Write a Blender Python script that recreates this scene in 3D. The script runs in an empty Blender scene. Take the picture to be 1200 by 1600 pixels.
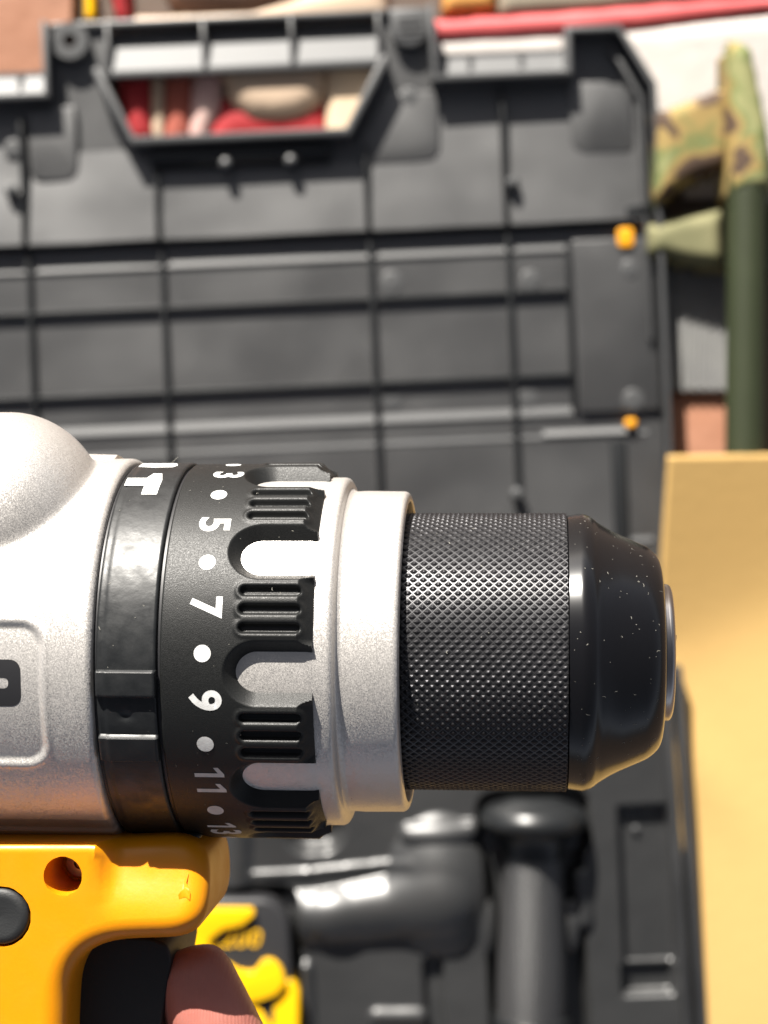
import bpy, bmesh, math, random
import numpy as np
from mathutils import Vector, Matrix, Quaternion
from mathutils.geometry import delaunay_2d_cdt

random.seed(7); rng = np.random.default_rng(7)
SC = bpy.context.scene
COL = SC.collection
MM = 0.001

# ------------------------------------------------------------------ camera, sky, sun, exposure
ZC = 0.930                      # camera height above the floor, looking straight down on a case opened flat
FPX = 2700.0                    # focal length in photo pixels (photo 1200 x 1600)
cam_d = bpy.data.cameras.new('camera')
cam = bpy.data.objects.new('camera', cam_d); COL.objects.link(cam)
cam.location = (0, 0, ZC)
cam_d.sensor_fit = 'VERTICAL'; cam_d.sensor_height = 24.0
cam_d.lens = 24.0 * FPX / 1600.0
cam_d.clip_start = 0.01; cam_d.clip_end = 200
cam_d.dof.use_dof = True
cam_d.dof.focus_distance = 0.2515
cam_d.dof.aperture_fstop = cam_d.lens / 2.45
SC.camera = cam

SUN = Vector((-0.28, 0.845, 0.44)).normalized()
world = bpy.data.worlds.new('World'); SC.world = world; world.use_nodes = True
wn = world.node_tree.nodes; wl = world.node_tree.links
sky = wn.new('ShaderNodeTexSky'); sky.sky_type = 'NISHITA'; sky.sun_disc = False
sky.sun_elevation = math.asin(SUN.z)
sky.air_density = 0.30; sky.dust_density = 1.2; sky.ozone_density = 0.0; sky.altitude = 0
sky.sun_rotation = math.atan2(SUN.x, SUN.y)
hs = wn.new('ShaderNodeHueSaturation'); hs.inputs['Saturation'].default_value = 0.4
wl.new(sky.outputs[0], hs.inputs['Color']); wl.new(hs.outputs[0], wn['Background'].inputs[0])
wn['Background'].inputs[1].default_value = 0.05
sun_d = bpy.data.lights.new('sun', 'SUN'); sun_d.energy = 5.0; sun_d.angle = math.radians(0.5)
sun_d.color = (1.0, 0.95, 0.87)
sun = bpy.data.objects.new('sun', sun_d); COL.objects.link(sun)
sun.rotation_euler = SUN.to_track_quat('Z', 'Y').to_euler(); sun.location = SUN * 3
SC.view_settings.view_transform = 'Standard'; SC.view_settings.look = 'None'
SC.view_settings.gamma = 1.0; SC.view_settings.exposure = 1.38
SC.view_settings.use_curve_mapping = False
SC.cycles.use_denoising = True
SC.cycles.max_bounces = 8

# ------------------------------------------------------------------ materials
def mat(name, col, rough=0.5, metal=0.0, spec=0.5, coat=0.0, coat_r=0.05, bump=None, var=None,
        flake=None, sss=0.0, sss_r=(0.004, 0.002, 0.001), rvar=None, coords='Object', spots=None):
    """var=(scale, amount, colour2)  bump=(scale, strength, dist, detail)  flake=(scale, strength)"""
    m = bpy.data.materials.new(name); m.use_nodes = True
    nt = m.node_tree; N = nt.nodes; L = nt.links
    b = N['Principled BSDF']
    b.inputs['Base Color'].default_value = (*col, 1); b.inputs['Roughness'].default_value = rough
    b.inputs['Metallic'].default_value = metal; b.inputs['Specular IOR Level'].default_value = spec
    b.inputs['Coat Weight'].default_value = coat; b.inputs['Coat Roughness'].default_value = coat_r
    if sss:
        b.inputs['Subsurface Weight'].default_value = sss
        b.inputs['Subsurface Radius'].default_value = sss_r; b.inputs['Subsurface Scale'].default_value = 1.0
    tc = N.new('ShaderNodeTexCoord'); vec = tc.outputs[coords]
    last = None
    if var:
        n = N.new('ShaderNodeTexNoise'); n.inputs['Scale'].default_value = var[0]
        n.inputs['Detail'].default_value = 5; n.inputs['Roughness'].default_value = 0.6
        L.new(vec, n.inputs['Vector'])
        r = N.new('ShaderNodeValToRGB'); r.color_ramp.elements[0].position = 0.5 - var[1]
        r.color_ramp.elements[1].position = 0.5 + var[1]
        r.color_ramp.elements[0].color = (*col, 1); r.color_ramp.elements[1].color = (*var[2], 1)
        L.new(n.outputs['Fac'], r.inputs[0]); L.new(r.outputs[0], b.inputs['Base Color']); last = r.outputs[0]
    if spots:   # (scale, radius, colour): scattered specks of dust
        v = N.new('ShaderNodeTexVoronoi'); v.inputs['Scale'].default_value = spots[0]; L.new(vec, v.inputs['Vector'])
        cmpn = N.new('ShaderNodeMath'); cmpn.operation = 'LESS_THAN'; cmpn.inputs[1].default_value = spots[1]
        L.new(v.outputs['Distance'], cmpn.inputs[0])
        sep = N.new('ShaderNodeSeparateColor'); L.new(v.outputs['Color'], sep.inputs[0])
        sel = N.new('ShaderNodeMath'); sel.operation = 'LESS_THAN'; sel.inputs[1].default_value = spots[3]
        L.new(sep.outputs[0], sel.inputs[0])
        mul = N.new('ShaderNodeMath'); mul.operation = 'MULTIPLY'; L.new(cmpn.outputs[0], mul.inputs[0]); L.new(sel.outputs[0], mul.inputs[1])
        mx = N.new('ShaderNodeMix'); mx.data_type = 'RGBA'; L.new(mul.outputs[0], mx.inputs[0])
        if last is not None: L.new(last, mx.inputs[6])
        else: mx.inputs[6].default_value = (*col, 1)
        mx.inputs[7].default_value = (*spots[2], 1); L.new(mx.outputs[2], b.inputs['Base Color'])
    if rvar:    # (scale, low, high)
        n = N.new('ShaderNodeTexNoise'); n.inputs['Scale'].default_value = rvar[0]; n.inputs['Detail'].default_value = 6
        L.new(vec, n.inputs['Vector'])
        mr = N.new('ShaderNodeMapRange'); mr.inputs[1].default_value = 0.3; mr.inputs[2].default_value = 0.7
        mr.inputs[3].default_value = rvar[1]; mr.inputs[4].default_value = rvar[2]
        L.new(n.outputs['Fac'], mr.inputs[0]); L.new(mr.outputs[0], b.inputs['Roughness'])
    nrm = None
    if flake:
        v = N.new('ShaderNodeTexVoronoi'); v.inputs['Scale'].default_value = flake[0]; L.new(vec, v.inputs['Vector'])
        sub = N.new('ShaderNodeVectorMath'); sub.operation = 'SUBTRACT'; sub.inputs[1].default_value = (0.5, 0.5, 0.5)
        L.new(v.outputs['Color'], sub.inputs[0])
        sc = N.new('ShaderNodeVectorMath'); sc.operation = 'SCALE'; sc.inputs['Scale'].default_value = flake[1]
        L.new(sub.outputs[0], sc.inputs[0])
        g = N.new('ShaderNodeNewGeometry')
        ad = N.new('ShaderNodeVectorMath'); ad.operation = 'ADD'; L.new(g.outputs['Normal'], ad.inputs[0]); L.new(sc.outputs[0], ad.inputs[1])
        nn = N.new('ShaderNodeVectorMath'); nn.operation = 'NORMALIZE'; L.new(ad.outputs[0], nn.inputs[0])
        nrm = nn.outputs[0]; L.new(nrm, b.inputs['Normal'])
    if bump:
        n = N.new('ShaderNodeTexNoise'); n.inputs['Scale'].default_value = bump[0]
        n.inputs['Detail'].default_value = bump[3] if len(bump) > 3 else 3
        L.new(vec, n.inputs['Vector'])
        bp = N.new('ShaderNodeBump'); bp.inputs['Strength'].default_value = bump[1]; bp.inputs['Distance'].default_value = bump[2]
        L.new(n.outputs['Fac'], bp.inputs['Height'])
        if nrm is not None: L.new(nrm, bp.inputs['Normal'])
        L.new(bp.outputs[0], b.inputs['Normal'])
    return m

M = {}
M['silver'] = mat('silver_flake_paint', (0.59, 0.565, 0.535), rough=0.38, metal=0.56, flake=(9500, 0.34), var=(300, 0.3, (0.62, 0.59, 0.565)), coat=0.25, coat_r=0.25)
M['ring_gloss'] = mat('satin_black_plastic', (0.009, 0.010, 0.011), rough=0.44, spec=0.45, rvar=(420, 0.34, 0.54), var=(500, 0.2, (0.014, 0.015, 0.016)), bump=(700, 0.10, 0.0005, 6))
M['ring_grain'] = mat('grained_black_plastic', (0.009, 0.0095, 0.0095), rough=0.5, spec=0.34, bump=(7000, 0.30, 0.00012, 2), rvar=(5000, 0.36, 0.58))
M['knurl'] = mat('blackened_steel', (0.022, 0.0215, 0.024), rough=0.38, metal=0.65, spec=0.6, bump=(4000, 0.12, 0.0002))
M['knurl_net'] = mat('burnished_steel', (0.085, 0.085, 0.088), rough=0.36, metal=0.8, spec=0.7)
M['cap'] = mat('gloss_black_shell', (0.005, 0.005, 0.006), rough=0.2, spec=0.45)
M['steel'] = mat('polished_steel', (0.48, 0.45, 0.43), rough=0.28, metal=1.0)
M['yellow'] = mat('yellow_plastic', (0.70, 0.262, 0.003), rough=0.38, spec=0.42, sss=0.12, bump=(1800, 0.05, 0.0003, 2), rvar=(200, 0.30, 0.46))
M['rubber'] = mat('black_trigger_rubber', (0.016, 0.017, 0.018), rough=0.55, bump=(3000, 0.2, 0.0002))
M['white_ink'] = mat('white_ink', (0.56, 0.56, 0.55), rough=0.6, var=(900, 0.18, (0.72, 0.72, 0.71)), bump=(5000, 0.2, 0.0001))
M['black_ink'] = mat('black_ink', (0.016, 0.016, 0.018), rough=0.45)
M['dust'] = mat('pale_dust', (0.24, 0.23, 0.20), rough=0.9)
M['grime'] = mat('dark_grime', (0.16, 0.12, 0.10), rough=0.8)
M['case'] = mat('moulded_black_plastic', (0.013, 0.0132, 0.0136), rough=0.46, spec=1.0, var=(14, 0.22, (0.022, 0.0224, 0.023)), rvar=(18, 0.38, 0.58), bump=(11, 0.45, 0.012, 2), coat=1.0, coat_r=0.43)
M['case'].node_tree.nodes['Principled BSDF'].inputs['Coat IOR'].default_value = 1.68
M['case_lit'] = mat('sunlit_black_plastic', (0.045, 0.046, 0.047), rough=0.5, spec=0.8, coat=0.1, coat_r=0.4, var=(25, 0.3, (0.06, 0.062, 0.065)))  # paler case plastic: sunlit brightness of rims, trays and ridges put into the colour
M['case_dark'] = mat('smooth_black_plastic', (0.012, 0.013, 0.014), rough=0.34, spec=0.5)
M['tray'] = mat('glossy_moulded_tray', (0.020, 0.0204, 0.021), rough=0.36, spec=1.0, var=(20, 0.3, (0.028, 0.0285, 0.029)), rvar=(14, 0.32, 0.46), bump=(30, 0.3, 0.004, 2))
M['grip'] = mat('stippled_grip_rubber', (0.032, 0.032, 0.033), rough=0.36, spec=1.0)
M['latch'] = mat('amber_latch_plastic', (0.85, 0.36, 0.01), rough=0.4)
M['batt_y'] = mat('battery_yellow', (0.90, 0.50, 0.004), rough=0.32, spec=0.5)
M['batt_k'] = mat('battery_black', (0.028, 0.028, 0.030), rough=0.4)
M['card'] = mat('cardboard', (0.49, 0.305, 0.105), rough=0.75, spec=0.25, var=(7, 0.35, (0.54, 0.35, 0.13)), bump=(160, 0.12, 0.0015, 6), coords='Object')
M['floor'] = mat('dusty_floor', (0.10, 0.070, 0.052), rough=0.8, var=(4, 0.3, (0.14, 0.10, 0.078)), bump=(60, 0.2, 0.004))
M['brick'] = mat('terracotta_tile', (0.36, 0.155, 0.085), rough=0.6, var=(12, 0.3, (0.44, 0.23, 0.15)), bump=(60, 0.2, 0.004))
M['red'] = mat('red_fabric', (0.34, 0.014, 0.018), rough=0.7, bump=(500, 0.2, 0.001))
M['beige'] = mat('beige_fabric', (0.50, 0.375, 0.27), rough=0.8, bump=(400, 0.2, 0.001))
M['brown'] = mat('brown_fabric', (0.10, 0.055, 0.035), rough=0.8, var=(30, 0.25, (0.28, 0.15, 0.10)))
M['sack'] = mat('white_woven_sack', (0.48, 0.44, 0.41), rough=0.6, var=(12, 0.3, (0.54, 0.50, 0.47)), bump=(60, 0.25, 0.004))
M['sack_red'] = mat('red_sack_print', (0.48, 0.06, 0.065), rough=0.6, var=(40, 0.3, (0.66, 0.12, 0.12)))
M['tube'] = mat('olive_tube_paint', (0.022, 0.028, 0.011), rough=0.5, var=(30, 0.3, (0.03, 0.038, 0.016)))
M['mesh'] = mat('grey_ribbed_cloth', (0.16, 0.16, 0.16), rough=0.8, var=(60, 0.3, (0.22, 0.22, 0.21)))
M['skin'] = mat('finger_skin', (0.40, 0.135, 0.105), rough=0.42, spec=0.45, sss=0.12, sss_r=(0.003, 0.001, 0.0006), var=(160, 0.3, (0.50, 0.20, 0.16)))

def ridged(m, scale, strength, dist, distort):      # finger-print ridges on the skin
    nt = m.node_tree; N = nt.nodes; L = nt.links; b = N['Principled BSDF']
    tc = N.new('ShaderNodeTexCoord'); w = N.new('ShaderNodeTexWave'); w.inputs['Scale'].default_value = scale
    w.inputs['Distortion'].default_value = distort; w.inputs['Detail'].default_value = 2; w.inputs['Detail Scale'].default_value = 0.4
    L.new(tc.outputs['Object'], w.inputs['Vector'])
    bp = N.new('ShaderNodeBump'); bp.inputs['Strength'].default_value = strength; bp.inputs['Distance'].default_value = dist
    L.new(w.outputs['Fac'], bp.inputs['Height']); L.new(bp.outputs[0], b.inputs['Normal'])
ridged(M['skin'], 650, 0.12, 0.0002, 6)

def camo():
    m = bpy.data.materials.new('camouflage_cloth'); m.use_nodes = True
    nt = m.node_tree; N = nt.nodes; L = nt.links; b = N['Principled BSDF']; b.inputs['Roughness'].default_value = 0.8
    tc = N.new('ShaderNodeTexCoord'); n = N.new('ShaderNodeTexNoise'); n.inputs['Scale'].default_value = 42; n.inputs['Detail'].default_value = 2
    n.inputs['Distortion'].default_value = 0.6
    L.new(tc.outputs['Object'], n.inputs['Vector'])
    r = N.new('ShaderNodeValToRGB'); r.color_ramp.interpolation = 'LINEAR'
    e = r.color_ramp.elements; e[0].position = 0.33; e[0].color = (0.06, 0.035, 0.022, 1); e[1].position = 0.45; e[1].color = (0.27, 0.185, 0.06, 1)
    for p, c in ((0.425, (0.085, 0.050, 0.03, 1)), (0.53, (0.30, 0.21, 0.07, 1)), (0.585, (0.13, 0.16, 0.05, 1)), (0.66, (0.24, 0.24, 0.10, 1))):
        x = e.new(p); x.color = c
    L.new(n.outputs['Fac'], r.inputs[0]); L.new(r.outputs[0], b.inputs['Base Color'])
    return m
M['camo'] = camo()
M['khaki'] = mat('pale_khaki_cloth', (0.22, 0.205, 0.105), rough=0.85, var=(45, 0.2, (0.12, 0.12, 0.055)))

# ------------------------------------------------------------------ helpers
def empty(name, loc=(0, 0, 0), rot=None):
    o = bpy.data.objects.new(name, None); COL.objects.link(o); o.location = loc; o.empty_display_size = 0.01
    if rot is not None: o.rotation_euler = rot
    return o
def tag(o, label=None, cat=None, group=None, kind=None):
    if label: o['label'] = label
    if cat: o['category'] = cat
    if group: o['group'] = group
    if kind: o['kind'] = kind
    return o
def link(name, me, m, parent=None, smooth=True, angle=None):
    o = bpy.data.objects.new(name, me); COL.objects.link(o); o.parent = parent
    if m is not None: me.materials.append(M[m] if isinstance(m, str) else m)
    if smooth: me.shade_smooth()
    if smooth and angle: me.set_sharp_from_angle(angle=math.radians(angle))
    return o
def pymesh(name, v, f, m, parent=None, smooth=True, angle=None):
    me = bpy.data.meshes.new(name); me.from_pydata([tuple(map(float, x)) for x in v], [], f); me.validate(); me.update()
    bm = bmesh.new(); bm.from_mesh(me); bmesh.ops.recalc_face_normals(bm, faces=bm.faces); bm.to_mesh(me); bm.free()
    return link(name, me, m, parent, smooth, angle)
def gridmesh(name, P, m, parent=None, wrap=False, smooth=True, angle=None, flip=False):
    """P: (a, b, 3) array; wrap closes the b direction"""
    a, b = P.shape[:2]
    idx = np.arange(a * b).reshape(a, b)
    nx = np.roll(idx, -1, axis=1) if wrap else idx[:, 1:]
    c = idx if wrap else idx[:, :-1]
    q = np.stack([c[:-1], nx[:-1], nx[1:], c[1:]], -1).reshape(-1, 4)
    if flip: q = q[:, ::-1]
    me = bpy.data.meshes.new(name)
    me.vertices.add(a * b); me.vertices.foreach_set('co', P.astype(np.float32).ravel())
    me.loops.add(q.size); me.loops.foreach_set('vertex_index', q.astype(np.int32).ravel())
    me.polygons.add(len(q)); me.polygons.foreach_set('loop_start', np.arange(0, q.size, 4, dtype=np.int32))
    me.update(calc_edges=True); me.validate()
    return link(name, me, m, parent, smooth, angle)
def lathe(name, prof, m, parent, seg=192, axis='x', smooth=True, angle=40):
    """profile [(t, r)] turned about the local x axis"""
    th = np.linspace(0, 2 * np.pi, seg, endpoint=False)
    p = np.array(prof)
    P = np.zeros((len(p), seg, 3))
    P[..., 0] = p[:, 0:1]; P[..., 1] = p[:, 1:2] * np.sin(th); P[..., 2] = p[:, 1:2] * np.cos(th)
    if axis == 'y': P = np.stack([P[..., 1], -P[..., 0], P[..., 2]], -1)
    if axis == 'z': P = np.stack([P[..., 2], P[..., 1], P[..., 0]], -1)
    o = gridmesh(name, P, m, parent, wrap=True, smooth=smooth)
    bm = bmesh.new(); bm.from_mesh(o.data); bmesh.ops.remove_doubles(bm, verts=bm.verts, dist=1e-7)
    bmesh.ops.holes_fill(bm, edges=bm.edges, sides=0)
    bmesh.ops.recalc_face_normals(bm, faces=bm.faces); bm.to_mesh(o.data); bm.free()
    o.data.shade_smooth(); o.data.set_sharp_from_angle(angle=math.radians(angle))
    return o
def fillet_prof(pts, seg=5):
    """[(t, r, fillet)] -> rounded profile"""
    out = []
    n = len(pts)
    for i, (t, r, f) in enumerate(pts):
        p = Vector((t, r))
        if f <= 0 or i in (0, n - 1): out.append((t, r)); continue
        a = Vector(pts[i - 1][:2]) - p; b = Vector(pts[i + 1][:2]) - p
        k = min(f, a.length * .49, b.length * .49); a = p + a.normalized() * k; b = p + b.normalized() * k
        for j in range(seg + 1):
            u = j / seg; q = a * (1 - u) ** 2 + p * 2 * u * (1 - u) + b * u * u; out.append((q.x, q.y))
    return out
def plate(name, outer, z0, z1, m, parent, holes=(), bevel=0.0, seg=3, smooth=True):
    """flat polygon (with holes) given thickness"""
    bm = bmesh.new()
    for loop in [outer] + list(holes):
        vs = [bm.verts.new((x, y, z1)) for x, y in loop]
        for i in range(len(vs)): bm.edges.new((vs[i], vs[(i + 1) % len(vs)]))
    if holes:
        bmesh.ops.triangle_fill(bm, use_beauty=True, use_dissolve=False, edges=bm.edges)
    else:
        bm.verts.ensure_lookup_table(); bm.faces.new(bm.verts)
    bmesh.ops.recalc_face_normals(bm, faces=bm.faces)
    top = list(bm.faces)
    if top and top[0].normal.z < 0: bmesh.ops.reverse_faces(bm, faces=top)
    r = bmesh.ops.extrude_face_region(bm, geom=top)
    bmesh.ops.translate(bm, verts=[g for g in r['geom'] if isinstance(g, bmesh.types.BMVert)], vec=(0, 0, z0 - z1))
    bmesh.ops.recalc_face_normals(bm, faces=bm.faces)
    if bevel:
        es = [e for e in bm.edges if len(e.link_faces) == 2 and e.calc_face_angle(0) > 0.5]
        bmesh.ops.bevel(bm, geom=es, offset=bevel, segments=seg, profile=0.5, affect='EDGES', clamp_overlap=True)
    me = bpy.data.meshes.new(name); bm.to_mesh(me); bm.free()
    return link(name, me, m, parent, smooth, 35)
def offset_poly(poly, w, closed):
    n = len(poly); L = []; R = []
    for i in range(n):
        p = Vector(poly[i])
        a = Vector(poly[i - 1]) if (i > 0 or closed) else None
        b = Vector(poly[(i + 1) % n]) if (i < n - 1 or closed) else None
        d1 = (p - a).normalized() if a is not None else (b - p).normalized()
        d2 = (b - p).normalized() if b is not None else d1
        n1 = Vector((-d1.y, d1.x)); n2 = Vector((-d2.y, d2.x)); k = (n1 + n2)
        k = k / max(0.35, k.length_squared) * 2 if k.length > 1e-6 else n1
        k = k * 1.0
        L.append(p + k * (w / 2)); R.append(p - k * (w / 2))
    return L, R
def wall(name, poly, w, z0, z1, m, parent, closed=False, bevel=0.0, taper=0.0):
    L, R = offset_poly(poly, w, closed); Lt, Rt = offset_poly(poly, w - taper, closed)
    n = len(poly); v = []; f = []
    for i in range(n):
        v += [(L[i].x, L[i].y, z0), (Lt[i].x, Lt[i].y, z1), (Rt[i].x, Rt[i].y, z1), (R[i].x, R[i].y, z0)]
    for i in range(n if closed else n - 1):
        a = 4 * i; b = 4 * ((i + 1) % n)
        for j in range(4): f.append((a + j, a + (j + 1) % 4, b + (j + 1) % 4, b + j))
    if not closed: f += [(0, 1, 2, 3), (4 * n - 1, 4 * n - 2, 4 * n - 3, 4 * n - 4)]
    o = pymesh(name, v, f, m, parent, smooth=False)
    if bevel:
        bm = bmesh.new(); bm.from_mesh(o.data)
        es = [e for e in bm.edges if len(e.link_faces) == 2 and e.calc_face_angle(0) > 0.6]
        bmesh.ops.bevel(bm, geom=es, offset=bevel, segments=2, profile=0.5, affect='EDGES', clamp_overlap=True)
        bm.to_mesh(o.data); bm.free(); o.data.shade_smooth(); o.data.set_sharp_from_angle(angle=math.radians(35))
    return o
def rounded(poly, rad, seg=5):
    out = []; n = len(poly)
    for i in range(n):
        p = Vector(poly[i]); rr = rad[i] if isinstance(rad, (list, tuple)) else rad
        if rr <= 0: out.append((p.x, p.y)); continue
        a = Vector(poly[i - 1]) - p; b = Vector(poly[(i + 1) % n]) - p
        k = min(rr, a.length * .48, b.length * .48); a = p + a.normalized() * k; b = p + b.normalized() * k
        for j in range(seg + 1):
            u = j / seg; q = a * (1 - u) ** 2 + p * 2 * u * (1 - u) + b * u * u; out.append((q.x, q.y))
    return out
def sstep(a, b, x):
    t = np.clip((x - a) / (b - a), 0, 1); return t * t * (3 - 2 * t)
def smax(a, b, k):
    h = np.clip(0.5 + 0.5 * (a - b) / k, 0, 1); return b * (1 - h) + a * h + k * h * (1 - h)
def rrect(u, v, hu, hv, r):       # signed distance to a rounded rectangle
    qx = np.abs(u) - hu + r; qy = np.abs(v) - hv + r
    return np.hypot(np.maximum(qx, 0), np.maximum(qy, 0)) + np.minimum(np.maximum(qx, qy), 0) - r
def at(px, py, z):                # photo pixel -> place on the level z
    k = (ZC - z) / FPX; return Vector(((px - 600) * k, (800 - py) * k, z))
def vnoise(x, y, seed=0):         # cheap smooth noise from summed sines
    r = np.random.default_rng(seed); s = 0
    for i in range(7):
        a = r.uniform(0, 6.28); fr = r.uniform(0.6, 2.2)
        s = s + np.sin((x * np.cos(a) + y * np.sin(a)) * fr + r.uniform(0, 6.28))
    return s / 7

# ------------------------------------------------------------------ setting: floor
o = gridmesh('floor', np.array([[(x, y, -0.004) for x in (-6, 6)] for y in (-6, 6)], float), 'floor', flip=False)
tag(o, kind='structure')

o = plate('terracotta_tile', [(at(px, py, 0).x, at(px, py, 0).y) for px, py in ((-420, 330), (-380, -330), (118, -330), (112, 200))], -.0035, .003, 'brick', None, bevel=.001)
tag(o, 'terracotta tile at the upper left beside the case handle', 'tile')
o = plate('brown_tile', [(at(px, py, 0).x, at(px, py, 0).y) for px, py in ((1010, 800), (1010, 590), (1142, 596), (1144, 800))], -.0035, .002, 'brick', None, bevel=.001)
tag(o, 'brown tile on the floor between case, olive tube and cardboard', 'tile')
# ------------------------------------------------------------------ the open tool case
ROLL = math.radians(2.5)
case = empty('tool_case', (0, 0, 0), (0, 0, ROLL))
tag(case, 'black moulded plastic tool case lying wide open behind the drill', 'tool case')
KL = (ZC - 0.014) / FPX
def c2(lx, ly): return (lx * KL, ly * KL)
def cl(pts): return [c2(*p) for p in pts]
def loc(px, py, z=0.014):         # photo pixel -> case-local xy
    w = at(px, py, z); c, s = math.cos(ROLL), math.sin(ROLL)
    return (w.x * c + w.y * s, -w.x * s + w.y * c)
ZP = 0.010                        # panel level of the lid
outer = cl([(-835, -235), (451, -235), (451, 646), (398, 739), (313, 739), (313, 714), (111, 714), (111, 787),
            (-497, 787), (-497, 714), (-700, 714), (-700, 739), (-785, 739), (-835, 646)])
hole = cl([(-412, 699), (-362, 594), (-32, 594), (30, 699)])
bar = cl([(-405, 712), (23, 712), (23, 776), (-405, 776)])
lid = plate('lid', outer, 0.0055, ZP, 'case', case, holes=[hole, bar], smooth=False)
# rim
rim = cl([(446, -235), (446, 644), (395, 734), (317, 734), (317, 666), (107, 666), (107, 782), (-493, 782), (-493, 666), (-695, 666),
          (-695, 734), (-782, 734), (-830, 644), (-830, -235)])
def sub(pts): return cl(pts)
wall('rim', cl([(446, -235), (446, 644), (395, 734), (317, 734), (317, 668), (107, 668), (107, 782)]), 9 * KL, 0.0060, 0.0235, 'case_lit', lid, bevel=0.0006)
wall('rim', cl([(-493, 782), (-493, 668), (-695, 668), (-695, 734), (-782, 734), (-830, 644), (-830, -235)]), 9 * KL, 0.0060, 0.0235, 'case_lit', lid, bevel=0.0006)
wall('rim', cl([(102, 782), (-488, 782)]), 9 * KL, 0.0060, 0.0135, 'case', lid, bevel=0.0006)
wall('inner_lip', cl([(428, 250), (428, 630), (384, 712)]), 7 * KL, ZP - .001, 0.0165, 'case_lit', lid, bevel=0.0005)
# handle: sloping bar trays, dividers, frame round the opening
HB = 712; HT = 776
xs = [-400, -250, -112, 24]
for i in range(3):
    a, b = xs[i] + 3, xs[i + 1] - 3
    v = [(*c2(a, HB - 4), .0118), (*c2(b, HB - 4), .0118), (*c2(b, HT), .0050), (*c2(a, HT), .0050),
         (*c2(a, HB - 4), .0098), (*c2(b, HB - 4), .0098), (*c2(b, HT), .0035), (*c2(a, HT), .0035)]
    pymesh('handle_tray', v, [(0, 1, 2, 3), (7, 6, 5, 4), (0, 4, 5, 1), (1, 5, 6, 2), (2, 6, 7, 3), (3, 7, 4, 0)], 'case_lit', lid, smooth=False)
for x in xs: wall('divider', cl([(x, HB - 4), (x, HT + 3)]), 7 * KL, 0.0040, 0.0138, 'case', lid, bevel=0.0005)
wall('handle_edge', cl([(-408, 704), (26, 704)]), 13 * KL, 0.0060, 0.0128, 'case_lit', lid, bevel=0.0008)
wall('handle_frame', cl([(-416, 704), (-364, 590), (-30, 590), (34, 704)]), 12 * KL, 0.0057, 0.0255, 'case_lit', lid, bevel=0.0008)
wall('handle_underside_shade', cl([(-340, 566), (-60, 566)]), 26 * KL, ZP - .0005, 0.0195, 'case_dark', lid, bevel=0.0012)  # dark block standing for the frame's underside and the shadow beneath it
for x in (-222, -121):
    lathe('pin', [(0.0, .0001), (0.0, .0030), (.0030, .0030), (.0042, .0018), (.0045, .0001)], 'case_lit', lid, 20, 'z').location = (*c2(x, 551), .0185)
# screw bosses
bo = lathe('screw_boss', [(0, .0038), (.008, .0036), (.008, .0098), (0, .0104)], 'case_lit', lid, 40, 'z'); bo.location = (*c2(-457, 755), .0098)
hp = lathe('boss_hole', [(0, .0001), (0, .0039), (.001, .0039)], 'brown', lid, 24, 'z'); hp.location = (*c2(-457, 755), .0102)
u = [(43, 782), (103, 782), (103, 752)] + [(73 + 30 * math.cos(a), 752 + 30 * math.sin(a)) for a in np.linspace(0, -math.pi, 12)[1:-1]] + [(43, 752)]
tb = plate('latch_tab', cl(u), .0100, .0170, 'case_lit', lid, bevel=.001)
for k in range(4): wall('tab_groove', cl([(55, 740 + 9 * k), (91, 740 + 9 * k)]), 3 * KL, .0168, .0176, 'case', lid)
# notch ledge ribs
for x in (165, 245): wall('ledge_rib', cl([(x, 672), (x, 712)]), 7 * KL, ZP - .0005, .0125, 'case', lid)
for x in (-540, -620): wall('ledge_rib', cl([(x, 672), (x, 712)]), 7 * KL, ZP - .0005, .0125, 'case', lid)
# ribs across the lid
def rib(pts, w, h, name='rib', m='case_dark', tp=0.0): return wall(name, cl(pts), w * KL, ZP - .0005, ZP + h, m, lid, bevel=.0004, taper=tp * KL)
for x, y1 in ((-745, 600), (-540, 640), (-331, 560), (-4, 575), (212, 655)): rib([(x, -230), (x, 436)], 9, .0036, tp=3); rib([(x, 436), (x, y1)], 9, .0070 if x > -400 else .0078, tp=3)
for y in (434, 333, 201): rib([(-825, y), (305 if y != 434 else 425, y)], 9, .0034, tp=3)
rib([(305, 145), (305, 405)], 8, .0030, tp=3)
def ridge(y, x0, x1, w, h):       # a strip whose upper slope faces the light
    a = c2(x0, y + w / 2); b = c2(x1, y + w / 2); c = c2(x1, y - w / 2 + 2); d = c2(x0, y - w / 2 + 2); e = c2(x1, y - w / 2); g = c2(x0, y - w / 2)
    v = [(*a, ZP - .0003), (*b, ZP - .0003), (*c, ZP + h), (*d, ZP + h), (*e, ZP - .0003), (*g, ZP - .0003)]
    pymesh('lit_ridge', v, [(0, 3, 2, 1), (3, 5, 4, 2), (0, 5, 3), (1, 2, 4), (0, 1, 4, 5)], 'case_lit', lid, smooth=False)
ridge(405, -825, 306, 18, .0013); ridge(147, -825, 306, 18, .0013); ridge(108, -825, 420, 12, .0005); ridge(112, 255, 390, 13, .0014); ridge(-60, -825, 420, 12, .0008)
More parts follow.
